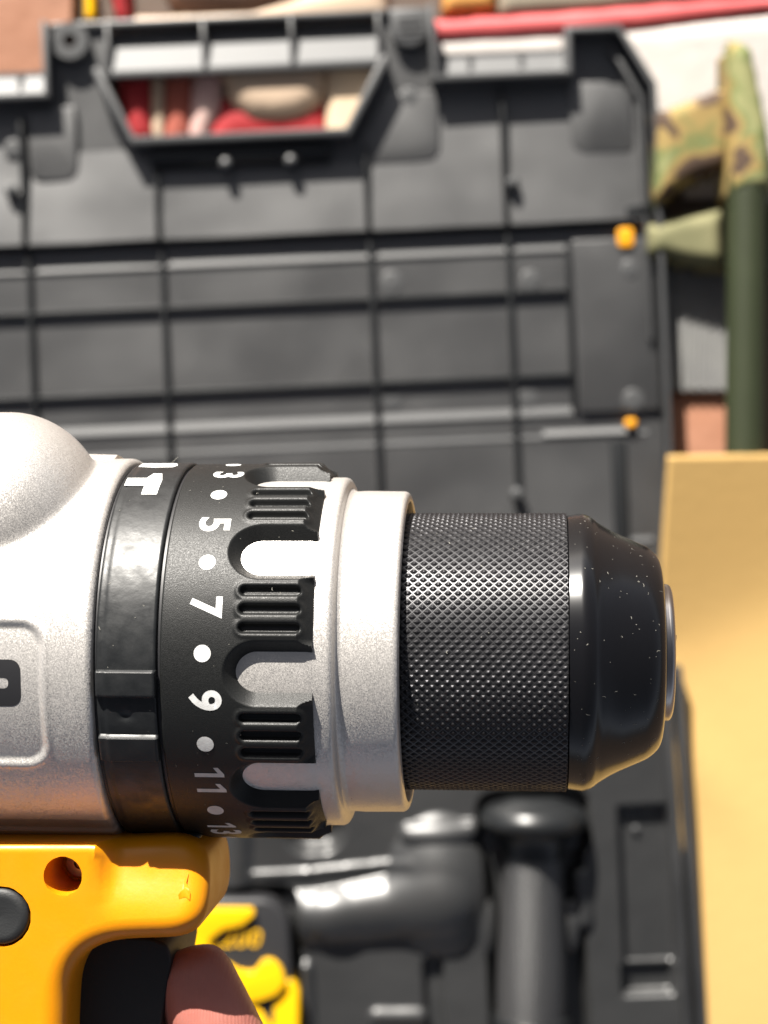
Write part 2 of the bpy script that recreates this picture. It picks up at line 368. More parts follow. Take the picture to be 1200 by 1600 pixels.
# upper panels: raised at their lower edge and sloping back towards the rim, each a little warped
cells = [(-826, -545), (-535, -336), (-326, -9), (1, 207), (217, 424)]
for i, (a, b) in enumerate(cells):
    yt = [640, 584, 548, 640, 655][i]
    if i == 3: b = 207
    gu, gv = np.meshgrid(np.linspace(a, b, 40), np.linspace(440, yt, 40))
    w = (gv - 440) / (650 - 440)
    zz = ZP + ((.0068 - .0076 * w) if i < 2 else (.0062 - .0060 * w)) + .0006 * vnoise(gu / 70 + i * 9, gv / 60, 40 + i) + (.0012 * ((gu - a) / (b - a) - .5) if i < 2 else 0)
    gridmesh('upper_panel', np.stack([gu * KL, gv * KL, zz], -1), 'case', lid)
    wall('panel_edge', cl([(a, 440), (b, 440)]), 3 * KL, ZP - .0004, ZP + (.0066 if i < 2 else .0060), 'case', lid)
for sg in (0, 1):
    a, b = ((113, 311), (-693, -499))[sg]
    v = [(*c2(a, 673), .0135), (*c2(b, 673), .0135), (*c2(b, 713), .0092), (*c2(a, 713), .0092), (*c2(a, 673), .0095), (*c2(b, 673), .0095), (*c2(b, 713), .0088), (*c2(a, 713), .0088)]
    pymesh('notch_ledge', v, [(0, 1, 2, 3), (7, 6, 5, 4), (0, 4, 5, 1), (1, 5, 6, 2), (2, 6, 7, 3), (3, 7, 4, 0)], 'case_lit', lid, smooth=False)
# raised pads with rounded lower corners
def pad(pts, rad, h, name='raised_pad', m='case'): return plate(name, cl(rounded(pts, rad)), ZP - .0008, ZP + h, m, lid, bevel=.0007)
pad([(112, 545), (112, 655), (30, 655), (-16, 590), (-16, 545)], [26, 0, 0, 0, 26], .0037)
pad([(318, 545), (415, 545), (415, 640), (375, 658), (318, 658)], [30, 14, 0, 0, 0], .0037)
pad([(-455, 540), (-455, 655), (-530, 655), (-530, 540)], [24, 0, 0, 24], .0037)
pad([(312, 142), (440, 142), (440, 412), (312, 412)], [6, 4, 4, 6], .0032, 'side_plate')
rib([(372, -220), (372, 96)], 26, .0020, tp=6)
for (px, py, r) in ((985, 420, 15), (990, 625, 17), (830, 437, 17), (826, 622, 17), (612, 440, 18), (612, 624, 18), (640, 150, 14), (20, 232, 15)):
    x, y = loc(px, py); h = .0032 if px > 900 else 0
    d = lathe('ejector_disc', [(0, .0001 + r * KL), (.0003, r * KL * .97), (.0004, r * KL * .9), (.0004, .0001)], 'case_lit', lid, 28, 'z'); d.location = (x, y, ZP + (h if py > 260 else .0035) - .0001)
for (px, py) in ((800, 288), (808, 772), (20, 300)):
    x, y = loc(px, py); d = lathe('knob', [(0, .0036), (.003, .0034), (.0048, .002), (.0052, .0001)], 'case_lit', lid, 24, 'z'); d.location = (x, y, ZP + (.0062 if py < 350 else .003))
# latches showing through the side wall
for (px, py, w, h, zz) in ((978, 371, 4.2, 5.2, .0150), (1000, 349, 3.4, 2.6, .0112), (986, 661, 3.0, 2.4, .0140)):
    x, y = loc(px, py, zz)
    plate('latch', rounded([(x - w * MM, y - h * MM), (x + w * MM, y - h * MM), (x + w * MM, y + h * MM), (x - w * MM, y + h * MM)], 2.4 * MM), ZP, zz, 'latch', case, bevel=.001)
x, y = loc(1003, 352); wall('latch_slot', cl([(398, 452), (440, 452)]), 18 * KL, ZP - .0004, .0165, 'case_dark', lid, bevel=.0005)
# hinge knuckles between lid and base
for x in (-640, -400, -160, 80, 320):
    k = lathe('hinge', [(-.03, .0001), (-.03, .006), (.03, .006), (.03, .0001)], 'case', case, 24, 'x'); k.location = (*c2(x, -244), .016)

# base with its moulded tray
ZB = 0.040
def bl(px, py): return loc(px, py, 0.030)
gx = np.arange(-0.285, 0.1535, 0.0010); gy = np.arange(-0.292, -0.0855, 0.0010)
X, Y = np.meshgrid(gx, gy)
Z = np.full_like(X, 0.0260)
def seg_d(p, q):
    p = np.array(p); q = np.array(q); d = q - p; t = np.clip(((X - p[0]) * d[0] + (Y - p[1]) * d[1]) / (d @ d), 0, 1)
    return np.hypot(X - p[0] - t * d[0], Y - p[1] - t * d[1]), t
def tube_add(p, q, r0, r1, zc, k=.004):
    global Z
    d, t = seg_d(bl(*p), bl(*q)); r = r0 + (r1 - r0) * t
    h = zc + np.sqrt(np.maximum(r * r - d * d, 0)); h = np.where(d < r, h, -1)
    Z = np.where(d < r, smax(Z, h, k), Z)
def dome_add(p, rx, ry, zc, hz, k=.004, ang=0):
    global Z
    c = bl(*p); ca, sa = math.cos(ang), math.sin(ang)
    u = ((X - c[0]) * ca + (Y - c[1]) * sa) / rx; v = (-(X - c[0]) * sa + (Y - c[1]) * ca) / ry
    e = np.maximum(1 - u ** 2 - v ** 2, 0); h = zc + hz * np.sqrt(e)
    Z = np.where(e > 0, smax(Z, h, k), Z)
def pocket(p, q, depth, r=.003, soft=.0014, top=None):
    global Z
    a = bl(*p); b = bl(*q); cx, cy = (a[0] + b[0]) / 2, (a[1] + b[1]) / 2
    d = rrect(X - cx, Y - cy, abs(b[0] - a[0]) / 2, abs(b[1] - a[1]) / 2, r)
    Z = Z - depth * (1 - sstep(-soft, soft * .4, d))
Z += .0004 * vnoise(X * 60, Y * 60, 3)
# ledge with its thin lit lip, the moulded barrel and the bulb shape
tube_add((392, 1370), (480, 1366), .0024, .0024, .0252, .002); tube_add((480, 1366), (640, 1348), .0024, .0024, .0252, .002)
tube_add((640, 1303), (735, 1296), .0050, .0050, .0275, .008)
dome_add((688, 1385), .0285, .038, .012, .026, .014)
tube_add((395, 1442), (520, 1434), .0150, .0150, .0185, .008); tube_add((520, 1434), (690, 1408), .0150, .0190, .0185, .010)
pocket((440, 1250), (540, 1332), .010, .012, .004)
tube_add((372, 1290), (366, 1420), .0085, .0085, .0215, .003)
pocket((745, 1240), (925, 1340), .012, .010, .003)           # seat of the side handle
pocket((755, 1300), (925, 1640), .012, .008, .003)
pocket((660, 1500), (700, 1640), .006, .004, .002)
tube_add((590, 1592), (655, 1592), .005, .005, .0235, .003)
pocket((966, 1262), (1058, 1508), .0062, .0012, .0010)       # rectangular bit pocket
pocket((972, 1512), (1056, 1556), .0085, .0015, .0012)
tube_add((908, 1372), (916, 1440), .0050, .0045, .0250, .002)
dome_add((893, 1450), .006, .015, .0235, .006, .002)
dome_add((762, 1450), .0055, .016, .0235, .006, .002)
pocket((250, 1395), (478, 1680), .014, .010, .002)           # seat of the battery
tube_add((478, 1515), (482, 1680), .004, .004, .026, .002)
P = np.stack([X, Y, Z], -1)
tray = gridmesh('tray', P, 'tray', case)
base = plate('base', [loc(-240, 1048, ZB), loc(1062, 1062, ZB), loc(1120, 1700, ZB), loc(-240, 1700, ZB)], -.002, .012, 'case', case, bevel=.002)
bx0, by0 = loc(1060, 1060, ZB); bx1, by1 = loc(1112, 1700, ZB)
wall('rim', [(-.285, by0 + .004), (bx0 + .000, by0 + .004), (bx1 - .002, by1)], .0050, .006, ZB, 'case', base, bevel=.0012)
wall('rim_step', [(-.280, by0 - .003), (bx0 - .006, by0 - .003), (bx1 - .0085, by1)], .0050, .010, ZB - .006, 'case', base, bevel=.001)
for (px, py) in ((985, 1271), (1015, 1271)):
    x, y = bl(px, py); d = lathe('pocket_stud', [(0, .0022), (.0012, .0020), (.0012, .0010), (.0004, .0009)], 'case', tray, 20, 'z'); d.location = (x, y, .0198)
x, y = bl(997, 1300); d = lathe('pocket_stud', [(0, .0020), (.0025, .0018), (.0033, .0001)], 'case_lit', tray, 20, 'z'); d.location = (x, y, .0196)

# auxiliary side handle lying in its seat
sx, sy = bl(832, 1250)
sroot = empty('side_handle'); sroot.parent = None
c_, s_ = math.cos(ROLL), math.sin(ROLL)
ZS = .026
w0 = at(834, 1252, ZS); sroot.location = w0; sroot.rotation_euler = (0, 0, math.radians(-0.6))
tag(sroot, 'black side handle with round guard lying in the case tray', 'side handle')
lathe('guard', fillet_prof([(-.002, .0001, 0), (-.002, .012, .002), (.003, .0255, .002), (.008, .0285, .002), (.0125, .0280, .002), (.016, .0190, .004), (.024, .0160, .004), (.031, .0150, 0)], 4), 'case_dark', sroot, 72, 'y')
tt = np.linspace(.029, .112, 260); th = np.linspace(0, 2 * np.pi, 260, endpoint=False)
TT, TH = np.meshgrid(tt, th, indexing='ij')
R0 = .0152 + .0026 * sstep(.029, .112, TT) + .0006 * np.sin((TT - .029) / .083 * np.pi)
R0 = R0 + .0007 * np.maximum(0, np.sin(TT / .0017 * np.pi) * np.sin(TH * 26))
gridmesh('grip', np.stack([R0 * np.sin(TH), -TT, R0 * np.cos(TH)], -1), 'grip', sroot, wrap=True)
lathe('end_ring', fillet_prof([(.111, .0165, 0), (.112, .0200, .001), (.118, .0205, .002), (.121, .0180, .002), (.122, .0001, 0)], 3), 'case_dark', sroot, 72, 'y')

# battery in the tray
ZBt = .030
broot = empty('battery_pack', at(385, 1520, .012)); bo_ = broot.location
tag(broot, 'yellow and black battery pack lying in the case tray below the finger', 'battery')
def bp(pts, z): return [((at(px, py, z) - bo_).x, (at(px, py, z) - bo_).y) for px, py in pts]
z_ = .038
plate('battery_body', bp(rounded([(235, 1405), (425, 1405), (452, 1435), (458, 1560), (462, 1690), (235, 1690)], [10, 24, 18, 10, 10, 10]), z_), .000, .0265, 'batt_k', broot, bevel=.005, seg=4)
plate('shell', bp(rounded([(235, 1417), (396, 1417), (399, 1427), (378, 1444), (350, 1449), (326, 1468), (338, 1496), (356, 1503), (374, 1514), (398, 1517), (412, 1497), (428, 1497), (441, 1510), (448, 1532), (432, 1552), (400, 1563), (350, 1566), (235, 1566)], 7, 3), z_), .020, .0300, 'batt_y', broot, bevel=.0022, seg=4)
plate('shell', bp(rounded([(235, 1558), (345, 1560), (405, 1572), (432, 1612), (432, 1690), (235, 1690)], 10), z_), .012, .0262 + .0022, 'batt_y', broot, bevel=.004, seg=4)
plate('shell', bp(rounded([(426, 1566), (447, 1530), (458, 1530), (469, 1549), (466, 1690), (424, 1690)], 8), z_), .008, .0268, 'batt_y', broot, bevel=.003, seg=4)
def text_mesh(s, size, offset=0.0, shear=0.0, space=1.0):
    cu = bpy.data.curves.new('lettering', 'FONT'); cu.body = s; cu.size = size; cu.offset = offset; cu.shear = shear
    cu.align_x = 'CENTER'; cu.align_y = 'CENTER'; cu.fill_mode = 'FRONT'; cu.resolution_u = 5; cu.space_character = space
    o = bpy.data.objects.new('lettering', cu); COL.objects.link(o)
    me = bpy.data.meshes.new_from_object(o.evaluated_get(bpy.context.evaluated_depsgraph_get()))
    bpy.data.objects.remove(o); bpy.data.curves.remove(cu)
    return me
bpy.context.view_layer.update()
for s, px, py, sz in (('200', 376, 1467, .0130), ('x', 338, 1477, .0085)):
    me = text_mesh(s, sz, .00005, .2, 1.05); o = link('lettering', me, 'batt_y', broot, smooth=False)
    p = at(px, py, z_) - bo_; o.location = (p.x, p.y, .0270)

# ------------------------------------------------------------------ cardboard, chair, sack and cloth beside the case
cx = np.concatenate([np.arange(-900, 0, 60.0), np.arange(0, 520, 6.0), np.arange(530, 1100, 30.0)]); cy = np.concatenate([np.arange(714, 1700, 6.0), np.arange(1700, 2700, 40.0)])  # sheet runs on unseen below the case, added to bounce warm light
CX, CY = np.meshgrid(cx, cy)
CX = CX + np.interp(CY, [714, 880, 1000, 1130, 1250, 1600, 1760], [1042, 1036, 1040, 1050, 1062, 1104, 1120])
fold = 1034 - (CX - 1050) * .42
up = np.maximum(0, fold - CY); dn = np.maximum(0, CY - fold)
k_ = .34 * MM
sg_ = (CY - fold) * k_; Zc = .024 + .135 * np.sqrt(np.clip(sg_, -1, .24) ** 2 + .0006) - .065 * np.clip(sg_, -1, .24)
Zc += .0028 * np.exp(-((CY - 1160 - (CX - 1050) * 1.0) / 70) ** 2) * sstep(1220, 1060, CX)
Zc += .0010 * vnoise((CX - 1000) / 110, CY / 160, 11)
Xc = (CX - 600) * (ZC - .040) / FPX; Yc = (800 - CY + (CX - 1046) * .02) * (ZC - .040) / FPX
cb = gridmesh('cardboard_sheet', np.stack([Xc, Yc, Zc], -1), 'card', flip=True)
bm = bmesh.new(); bm.from_mesh(cb.data)
kx = (ZC - .040) / FPX
kill = [f for f in bm.faces if (lambda c: (800 - c.y / kx) < 1800 and c.x / kx + 600 < np.interp(800 - c.y / kx, [714, 880, 1000, 1130, 1250, 1600, 1800], [1042, 1036, 1040, 1050, 1062, 1104, 1120]) - 1)(f.calc_center_median())]
bmesh.ops.delete(bm, geom=kill, context='FACES'); bm.to_mesh(cb.data); bm.free()
cb.modifiers.new('thick', 'SOLIDIFY').thickness = .004; cb.modifiers['thick'].offset = -1
tag(cb, 'large creased tan cardboard sheet along the right side of the case', 'cardboard')

def pillow(name, poly, z0, h, m, parent=None, n=2.2, wob=.002, seed=1, res=.0025, edge=.02):
    """soft cloth-like body over a polygon footprint"""
    xs_ = [p[0] for p in poly]; ys_ = [p[1] for p in poly]
    gx = np.arange(min(xs_) - res, max(xs_) + 2 * res, res); gy = np.arange(min(ys_) - res, max(ys_) + 2 * res, res)
    A, B = np.meshgrid(gx, gy)
    d = np.full(A.shape, 9.0); inside = np.zeros(A.shape, bool); nn = len(poly)
    for i in range(nn):
        x1, y1 = poly[i]; x2, y2 = poly[(i + 1) % nn]
        dx, dy = x2 - x1, y2 - y1; t = np.clip(((A - x1) * dx + (B - y1) * dy) / (dx * dx + dy * dy), 0, 1)
        d = np.minimum(d, np.hypot(A - x1 - t * dx, B - y1 - t * dy))
        c = ((y1 > B) != (y2 > B)) & (A < (x2 - x1) * (B - y1) / (y2 - y1 + 1e-12) + x1); inside ^= c
    s = np.where(inside, d, -d)
    e = np.clip(s / edge, 0, 1); hh = z0 + h * np.sqrt(np.maximum(1 - (1 - e) ** 2, 0)) + wob * vnoise(A / .03, B / .03, seed) * e
    keep = s > -res * .75
    idx = -np.ones(A.shape, int); idx[keep] = np.arange(keep.sum())
    v = np.stack([A[keep], B[keep], np.where(s[keep] < 0, z0, hh[keep])], -1); f = []
    for i in range(A.shape[0] - 1):
        for j in range(A.shape[1] - 1):
            q = (idx[i, j], idx[i, j + 1], idx[i + 1, j + 1], idx[i + 1, j])
            if min(q) >= 0: f.append(tuple(int(x) for x in q))
    o = pymesh(name, v, f, m, parent); md = o.modifiers.new('thick', 'SOLIDIFY'); md.thickness = .0015; md.offset = -1
    return o
def pp(pts, z): return [(at(px, py, z).x, at(px, py, z).y) for px, py in pts]

chair = empty('camping_chair', at(1165, 400, 0))
tag(chair, 'folded camping chair with camouflage cloth and olive tube frame', 'camping chair')
def chp(o): o.parent = chair; o.matrix_parent_inverse = Matrix.Translation(-chair.location); return o
chp(pillow('seat_cloth', pp([(1022, 172), (1060, 158), (1138, 128), (1150, 210), (1140, 262), (1085, 282), (1022, 326)], .03), .012, .020, 'camo', wob=.006, seed=5, edge=.006))
chp(pillow('cloth_sleeve', pp([(1136, 76), (1152, 48), (1184, 66), (1212, 205), (1216, 304), (1138, 310), (1134, 190)], .04), .016, .024, 'camo', wob=.004, seed=8, edge=.008))
chp(pillow('cloth_fold', pp([(1012, 345), (1060, 332), (1138, 316), (1142, 420), (1085, 414), (1012, 396)], .03), .008, .018, 'khaki', wob=.003, seed=9, edge=.008))
tpts = [at(1168, 260, .030), at(1164, 722, .030)]
tl = (tpts[1] - tpts[0]).length
tb_ = lathe('frame_tube', [(0, .0001), (0, .0104), (tl, .0104), (tl, .0001)], 'tube', None, 40, 'x')
tb_.location = tpts[0]; tb_.rotation_euler = Vector((1, 0, 0)).rotation_difference((tpts[1] - tpts[0]).normalized()).to_euler(); bpy.context.view_layer.update(); chp(tb_)
tb2 = lathe('frame_tube', [(0, .0001), (0, .009), (.22, .009), (.22, .0001)], 'tube', None, 32, 'x')
d_ = (at(1300, 200, .02) - at(1180, 430, .02)).normalized(); tb2.location = at(1186, 420, .016); tb2.rotation_euler = Vector((1, 0, 0)).rotation_difference(d_).to_euler(); chp(tb2)

rx = np.arange(1036, 1140, 1.0); ry = np.arange(400, 612, 6.0); RX, RY = np.meshgrid(rx, ry)
RZ = .006 + .0016 * np.maximum(0, np.sin((RX + (RY - 500) * .03) / 16 * 2 * np.pi)) + .001 * vnoise(RX / 40, RY / 60, 2)
rb = gridmesh('ribbed_mat', np.stack([(RX - 600) * KL, (800 - RY) * KL, RZ], -1), 'mesh', flip=True)
rb.modifiers.new('thick', 'SOLIDIFY').thickness = .003; rb.modifiers['thick'].offset = -1
tag(rb, 'grey ribbed mat on the floor between case and olive tube', 'mat')

sack = empty('printed_sack', at(930, 160, 0)); tag(sack, 'white woven sack with a red printed band above the case', 'sack')
def skp(o): o.parent = sack; o.matrix_parent_inverse = Matrix.Translation(-sack.location); return o
skp(pillow('cloth', pp([(640, 62), (900, 48), (1260, 18), (1330, 330), (1040, 300), (900, 150), (640, 150)], 0), -.002, .0045, 'sack', wob=.0015, seed=3, edge=.01))
skp(pillow('printed_band', pp([(640, 40), (900, 22), (1080, 8), (1260, -4), (1262, 12), (1190, 18), (1000, 46), (820, 56), (640, 66)], 0), -.001, .0055, 'sack_red', wob=.0010, seed=4, edge=.004, res=.0018))

# cloth heap under the lid's handle
def heap(name, pts, z0, h, m, label, cat, seed, edge=.015, wob=.001):
    o = pillow(name, pp(pts, .004), z0, h, m, seed=seed, edge=edge, wob=wob); tag(o, label, cat, 'bundles under the case handle'); return o
heap('red_cloth', [(178, 95), (232, 95), (238, 222), (200, 222)], -.003, .0070, 'red', 'strip of red cloth at the left of the case handle opening', 'cloth', 21)
heap('tan_strap', [(234, 92), (254, 92), (256, 222), (240, 222)], -.003, .0062, 'beige', 'narrow tan strap beside the red strip in the handle opening', 'strap', 22, .006)
heap('brown_cloth', [(255, 92), (300, 92), (292, 222), (258, 222)], -.003, .0060, mat('rust_cloth', (0.36, 0.09, 0.06), .8), 'rust brown cloth in the middle left of the handle opening', 'cloth', 23)
heap('pink_wrapper', [(302, 92), (350, 92), (340, 170), (318, 222), (294, 222)], -.003, .0060, mat('pink_wrapper', (0.55, 0.30, 0.28), .5, var=(60, .2, (0.62, .45, .40))), 'pale pink crumpled wrapper inside the handle opening', 'wrapper', 24, wob=.003)
heap('red_towel', [(345, 150), (510, 150), (512, 225), (322, 225)], -.004, .0060, 'red', 'red towel under the round beige pouch in the handle opening', 'towel', 25)
heap('beige_pouch', [(348, 60), (420, 62), (500, 60), (508, 120), (500, 160), (470, 180), (430, 187), (390, 182), (362, 160), (350, 120)], -.001, .0078, 'beige', 'rounded beige pouch filling the middle of the handle opening', 'pouch', 26, .012)
heap('tan_board', [(508, 60), (640, 60), (640, 225), (514, 225)], -.003, .0066, mat('tan_board', (0.66, 0.50, 0.34), .7), 'plain tan board at the right of the handle opening', 'board', 27, .004, .0002)
heap('red_ribbon', [(172, -25), (196, -25), (203, 34), (188, 36)], -.003, .008, 'red', 'red ribbon poking out above the left screw boss', 'ribbon', 28, .005)
heap('yellow_tag', [(128, -25), (150, -25), (152, 34), (134, 34)], -.003, .008, 'batt_y', 'small yellow tag above the left screw boss', 'tag', 29, .005)
heap('dark_cloth', [(255, -40), (480, -40), (455, 0), (380, 20), (290, 16), (262, 4)], -.003, .010, 'brown', 'dark brown cloth above the case handle', 'cloth', 30)
heap('sand_cloth', [(395, 14), (480, -10), (600, -40), (608, 30), (400, 46), (205, 52), (205, 28), (290, 20)], -.004, .007, 'beige', 'sandy cloth just above the top edge of the case handle', 'cloth', 31, .008)
heap('ochre_packet', [(690, -40), (780, -40), (776, 16), (690, 22)], -.003, .007, mat('ochre', (0.55, 0.26, 0.06), .6), 'ochre packet at the top right of the case handle', 'packet', 32, .006)
heap('grey_rag', [(782, -40), (1260, -60), (1260, -8), (1080, 4), (900, 18), (780, 24)], -.004, .007, mat('grey_rag', (0.20, 0.165, 0.12), .8, var=(30, .3, (.30, .26, .19))), 'drab grey rag above the red band of the sack', 'rag', 33, .006)

# ------------------------------------------------------------------ the drill
D0 = 0.270
YAW = math.atan2(240.0, FPX)
drill = empty('cordless_drill', (0, -(1016 - 800) * D0 / FPX, ZC - D0), (0, -YAW, 0))
tag(drill, 'silver and yellow cordless drill with black keyless chuck held over the case', 'drill')
bpy.context.view_layer.update()
DI = drill.matrix_world.inverted()
OC = DI @ Vector((0, 0, ZC))
ca, sa = math.cos(YAW), math.sin(YAW)
def T(px):                         # photo x on the silhouette -> distance along the axis
    dx = px - 600; return dx * D0 / (FPX * ca + dx * sa)
def RR(half, px): return half * (D0 - T(px) * sa) / FPX * 0.994
def dl(px, py, zl):                # photo pixel -> drill-local point on the plane z = zl
    d = DI.to_3x3() @ Vector(((px - 600) / FPX, (800 - py) / FPX, -1)); s = (zl - OC.z) / d.z; return OC + d * s
def cyl(px, py, R):                # photo pixel -> (t, theta) on the cylinder of radius R
    d = DI.to_3x3() @ Vector(((px - 600) / FPX, (800 - py) / FPX, -1))
    a = d.y ** 2 + d.z ** 2; b = 2 * (OC.y * d.y + OC.z * d.z); c = OC.y ** 2 + OC.z ** 2 - R * R
    s = (-b - math.sqrt(max(0, b * b - 4 * a * c))) / (2 * a); p = OC + d * s
    return p.x, math.atan2(p.y, p.z)
def ring(name, ts, nth, rf, m, parent, th0=0, angle=None):
    th = np.linspace(-np.pi, np.pi, nth, endpoint=False)
    TT, TH = np.meshgrid(np.array(ts), th, indexing='ij'); R = rf(TT, TH)
    o = gridmesh(name, np.stack([TT, R * np.sin(TH), R * np.cos(TH)], -1), m, parent, wrap=True, flip=True, angle=angle)
    return o
def wrap(a): return (a + np.pi) % (2 * np.pi) - np.pi

# gear housing with its hump, recessed name plate and lower step
RB = RR(298, 200); tF = T(218)
tP, aT = cyl(68, 972, RB); _, aB = cyl(68, 1194, RB)
humpC = (0.0205, 0.0095)
def body_r(t, th):
    R = np.full_like(t, RB)
    # shallow name-plate recess
    s = (th - (aT + aB) / 2) * RB; hu = .030; d = rrect(t - (tP - hu), s, hu, (aT - aB) / 2 * RB, .0035)
    R = R - .00055 * (1 - sstep(-.0009, .0001, d)) + .00012 * np.exp(-((d - .0004) / .0004) ** 2)
    # longitudinal step near the bottom
    deg = np.degrees(th)
    R = R - .0006 * sstep(-53, -55.5, deg) * sstep(-120, -110, deg) + .0005 * sstep(-61, -63, deg) * sstep(-120, -110, deg)
    # hump: an ellipsoid-ended capsule lying along the upper front
    tc = T(46); u = np.maximum(t - tc, 0) / .0148
    rad = .0164 * np.sqrt(np.maximum(1 - u ** 2, 0))
    cy_, cz_ = humpC; bq = np.sin(th) * cy_ + np.cos(th) * cz_; cq = cy_ ** 2 + cz_ ** 2 - rad ** 2
    disc = bq ** 2 - cq; h = np.where((disc > 0) & (rad > 0), bq + np.sqrt(np.maximum(disc, 0)), 0)
    hh = np.where(h > 0, smax(R, h, .0010), R)
    seam = np.exp(-(np.degrees(th) - 82) ** 2 / .35) * sstep(.0003, .0012, hh - R); hh = hh + .00018 * seam
    R = hh
    # rounded front edge
    e = np.clip((t - (tF - .0011)) / .0011, 0, 1); R = R - .0011 * (1 - np.sqrt(np.maximum(1 - e ** 2, 0)))
    return R
ts = np.concatenate([np.linspace(T(-620), T(-130), 12), np.linspace(T(-125), tF - .0012, 190), tF - .0011 + .0011 * np.sin(np.linspace(0, np.pi / 2, 9)), [tF + .00001, tF + .00002]])
def body_rr(t, th):
    R = body_r(t, th); R[-1] = RB * .8; return R
body = ring('gear_housing', ts, 900, body_rr, 'silver', drill, angle=50)
lathe('motor_end', fillet_prof([(T(-620) - .030, .0001, 0), (T(-620) - .030, .022, .006), (T(-620) - .004, .0285, .004), (T(-620) + .0005, .0285, 0)]), 'rubber', drill, 96)
# stamped lip along the top
t1_, t2_ = T(122), T(186)
pymesh('parting_lip', [(t1_, RB + .0002, -.003), (t2_, RB + .0002, -.003), (t2_, RB + .0006, .001), (t1_, RB + .0008, .001), (t1_, RB - .0008, .006), (t2_, RB - .0012, .006)],
       [(0, 1, 2, 3), (3, 2, 5, 4), (0, 3, 4), (1, 5, 2), (0, 4, 5, 1)], 'silver', drill, smooth=False)

def surf_poly(name, polys, R, m, parent, lift=.00005):
    """flat ink shapes [(t, theta*R) loops] laid on a cylinder; the first loop of each is the outline, the rest holes"""
    bm = bmesh.new()
    for loops in polys:
        es = []
        for lp in loops:
            vs = [bm.verts.new((a, b, 0)) for a, b in lp]; es += [bm.edges.new((vs[i], vs[(i + 1) % len(vs)])) for i in range(len(vs))]
        bmesh.ops.triangle_fill(bm, use_beauty=True, edges=es)
    return bend(name, bm, R, m, parent, lift)
def bend(name, bm, R, m, parent, lift=.00005):
    for _ in range(3):
        es = [e for e in bm.edges if abs(e.verts[0].co.y - e.verts[1].co.y) > .0009]
        if not es: break
        bmesh.ops.subdivide_edges(bm, edges=es, cuts=1); bmesh.ops.triangulate(bm, faces=bm.faces)
    for v in bm.verts:
        th = v.co.y / R; v.co = (v.co.x, (R + lift) * math.sin(th), (R + lift) * math.cos(th))
    for f in bm.faces:
        f.normal_update(); c = f.calc_center_median()
        if f.normal.y * c.y + f.normal.z * c.z < 0: f.normal_flip()
    me = bpy.data.meshes.new(name); bm.to_mesh(me); bm.free()
    return link(name, me, m, parent, smooth=True)
def rr_loop(c, h, r, n=6):
    return rounded([(c[0] - h[0], c[1] - h[1]), (c[0] + h[0], c[1] - h[1]), (c[0] + h[0], c[1] + h[1]), (c[0] - h[0], c[1] + h[1])], r, n)
# black letter at the frame's edge: a rounded ring
ta, th_a = cyl(30, 1031, RB); tb0, th_b = cyl(14, 1104, RB)
cs = (th_a + th_b) / 2 * RB; hs = (th_a - th_b) / 2 * RB
surf_poly('lettering', [[rr_loop((ta - .0036, cs), (.0036, hs), .0018), rr_loop((ta - .0037, cs), (.0019, hs - .0026), .0008)]], RB - .00055, 'black_ink', body)

# mode ring
R1 = RR(292, 265); tA, tB = T(222), T(307)
tabs = [(cyl(210, 1048, R1)[1], cyl(210, 1088, R1)[1]), (cyl(215, 1150, R1)[1], cyl(215, 1186, R1)[1])]
def ring1_r(t, th):
    R = np.full_like(t, R1)
    R -= .00014 * sstep(tA + .0014, tA + .0012, t)
    for e0, sgn in ((tA, 1), (tB, -1)):
        x = np.clip(((e0 + sgn * .0005) - t) * sgn / .0005, 0, 1); R -= .0005 * (1 - np.sqrt(1 - x * x * .999))
    for a, b in tabs:
        R += .00085 * sstep(a + .004, a - .004, th) * sstep(b - .010, b + .006, th) * sstep(tA - .0001, tA + .0002, t)
    mid = (tabs[0][1] + tabs[1][0]) / 2
    R -= .00035 * np.exp(-(((t - (tA + .0042)) / .0009) ** 2 + ((th - mid) * R1 / .0007) ** 2))
    return R
ts = np.concatenate([[tA - .00001], np.linspace(tA, tA + .0006, 8), np.linspace(tA + .0007, tB - .0006, 26), np.linspace(tB - .0005, tB, 8), [tB + .00001]])
def r1(t, th):
    R = ring1_r(t, th); R[0] = .026; R[-1] = .026; return R
mode_ring = ring('mode_ring', ts, 1100, r1, 'ring_gloss', drill, angle=40)
lathe('gap_filler', [(tF - .002, .0286), (tB + .004, .0286)], 'black_ink', drill, 96)  # black filler added in the ring gaps, sized to stop light leaking through
# its worn white marks: a crossed bar and the edge of the next mark
def ringpt(px, py, R): t, th = cyl(px, py, R); return (t, th * R)
tt0 = T(243); 
def bar_poly(pts): return [[(T(x), math.radians(a) * R1) for x, a in pts]]
surf_poly('mode_mark', [bar_poly([(228, 65.5), (228, 60.5), (258, 60.5), (258, 55.5), (281, 55.5), (281, 64.0), (276, 69.0), (263, 69.0), (257, 65.5)])], R1, 'white_ink', mode_ring)
surf_poly('mode_mark', [bar_poly([(232, 83), (232, 76.5), (254, 75.5), (285, 75.8), (290, 78.5), (284, 83)])], R1, 'white_ink', mode_ring)

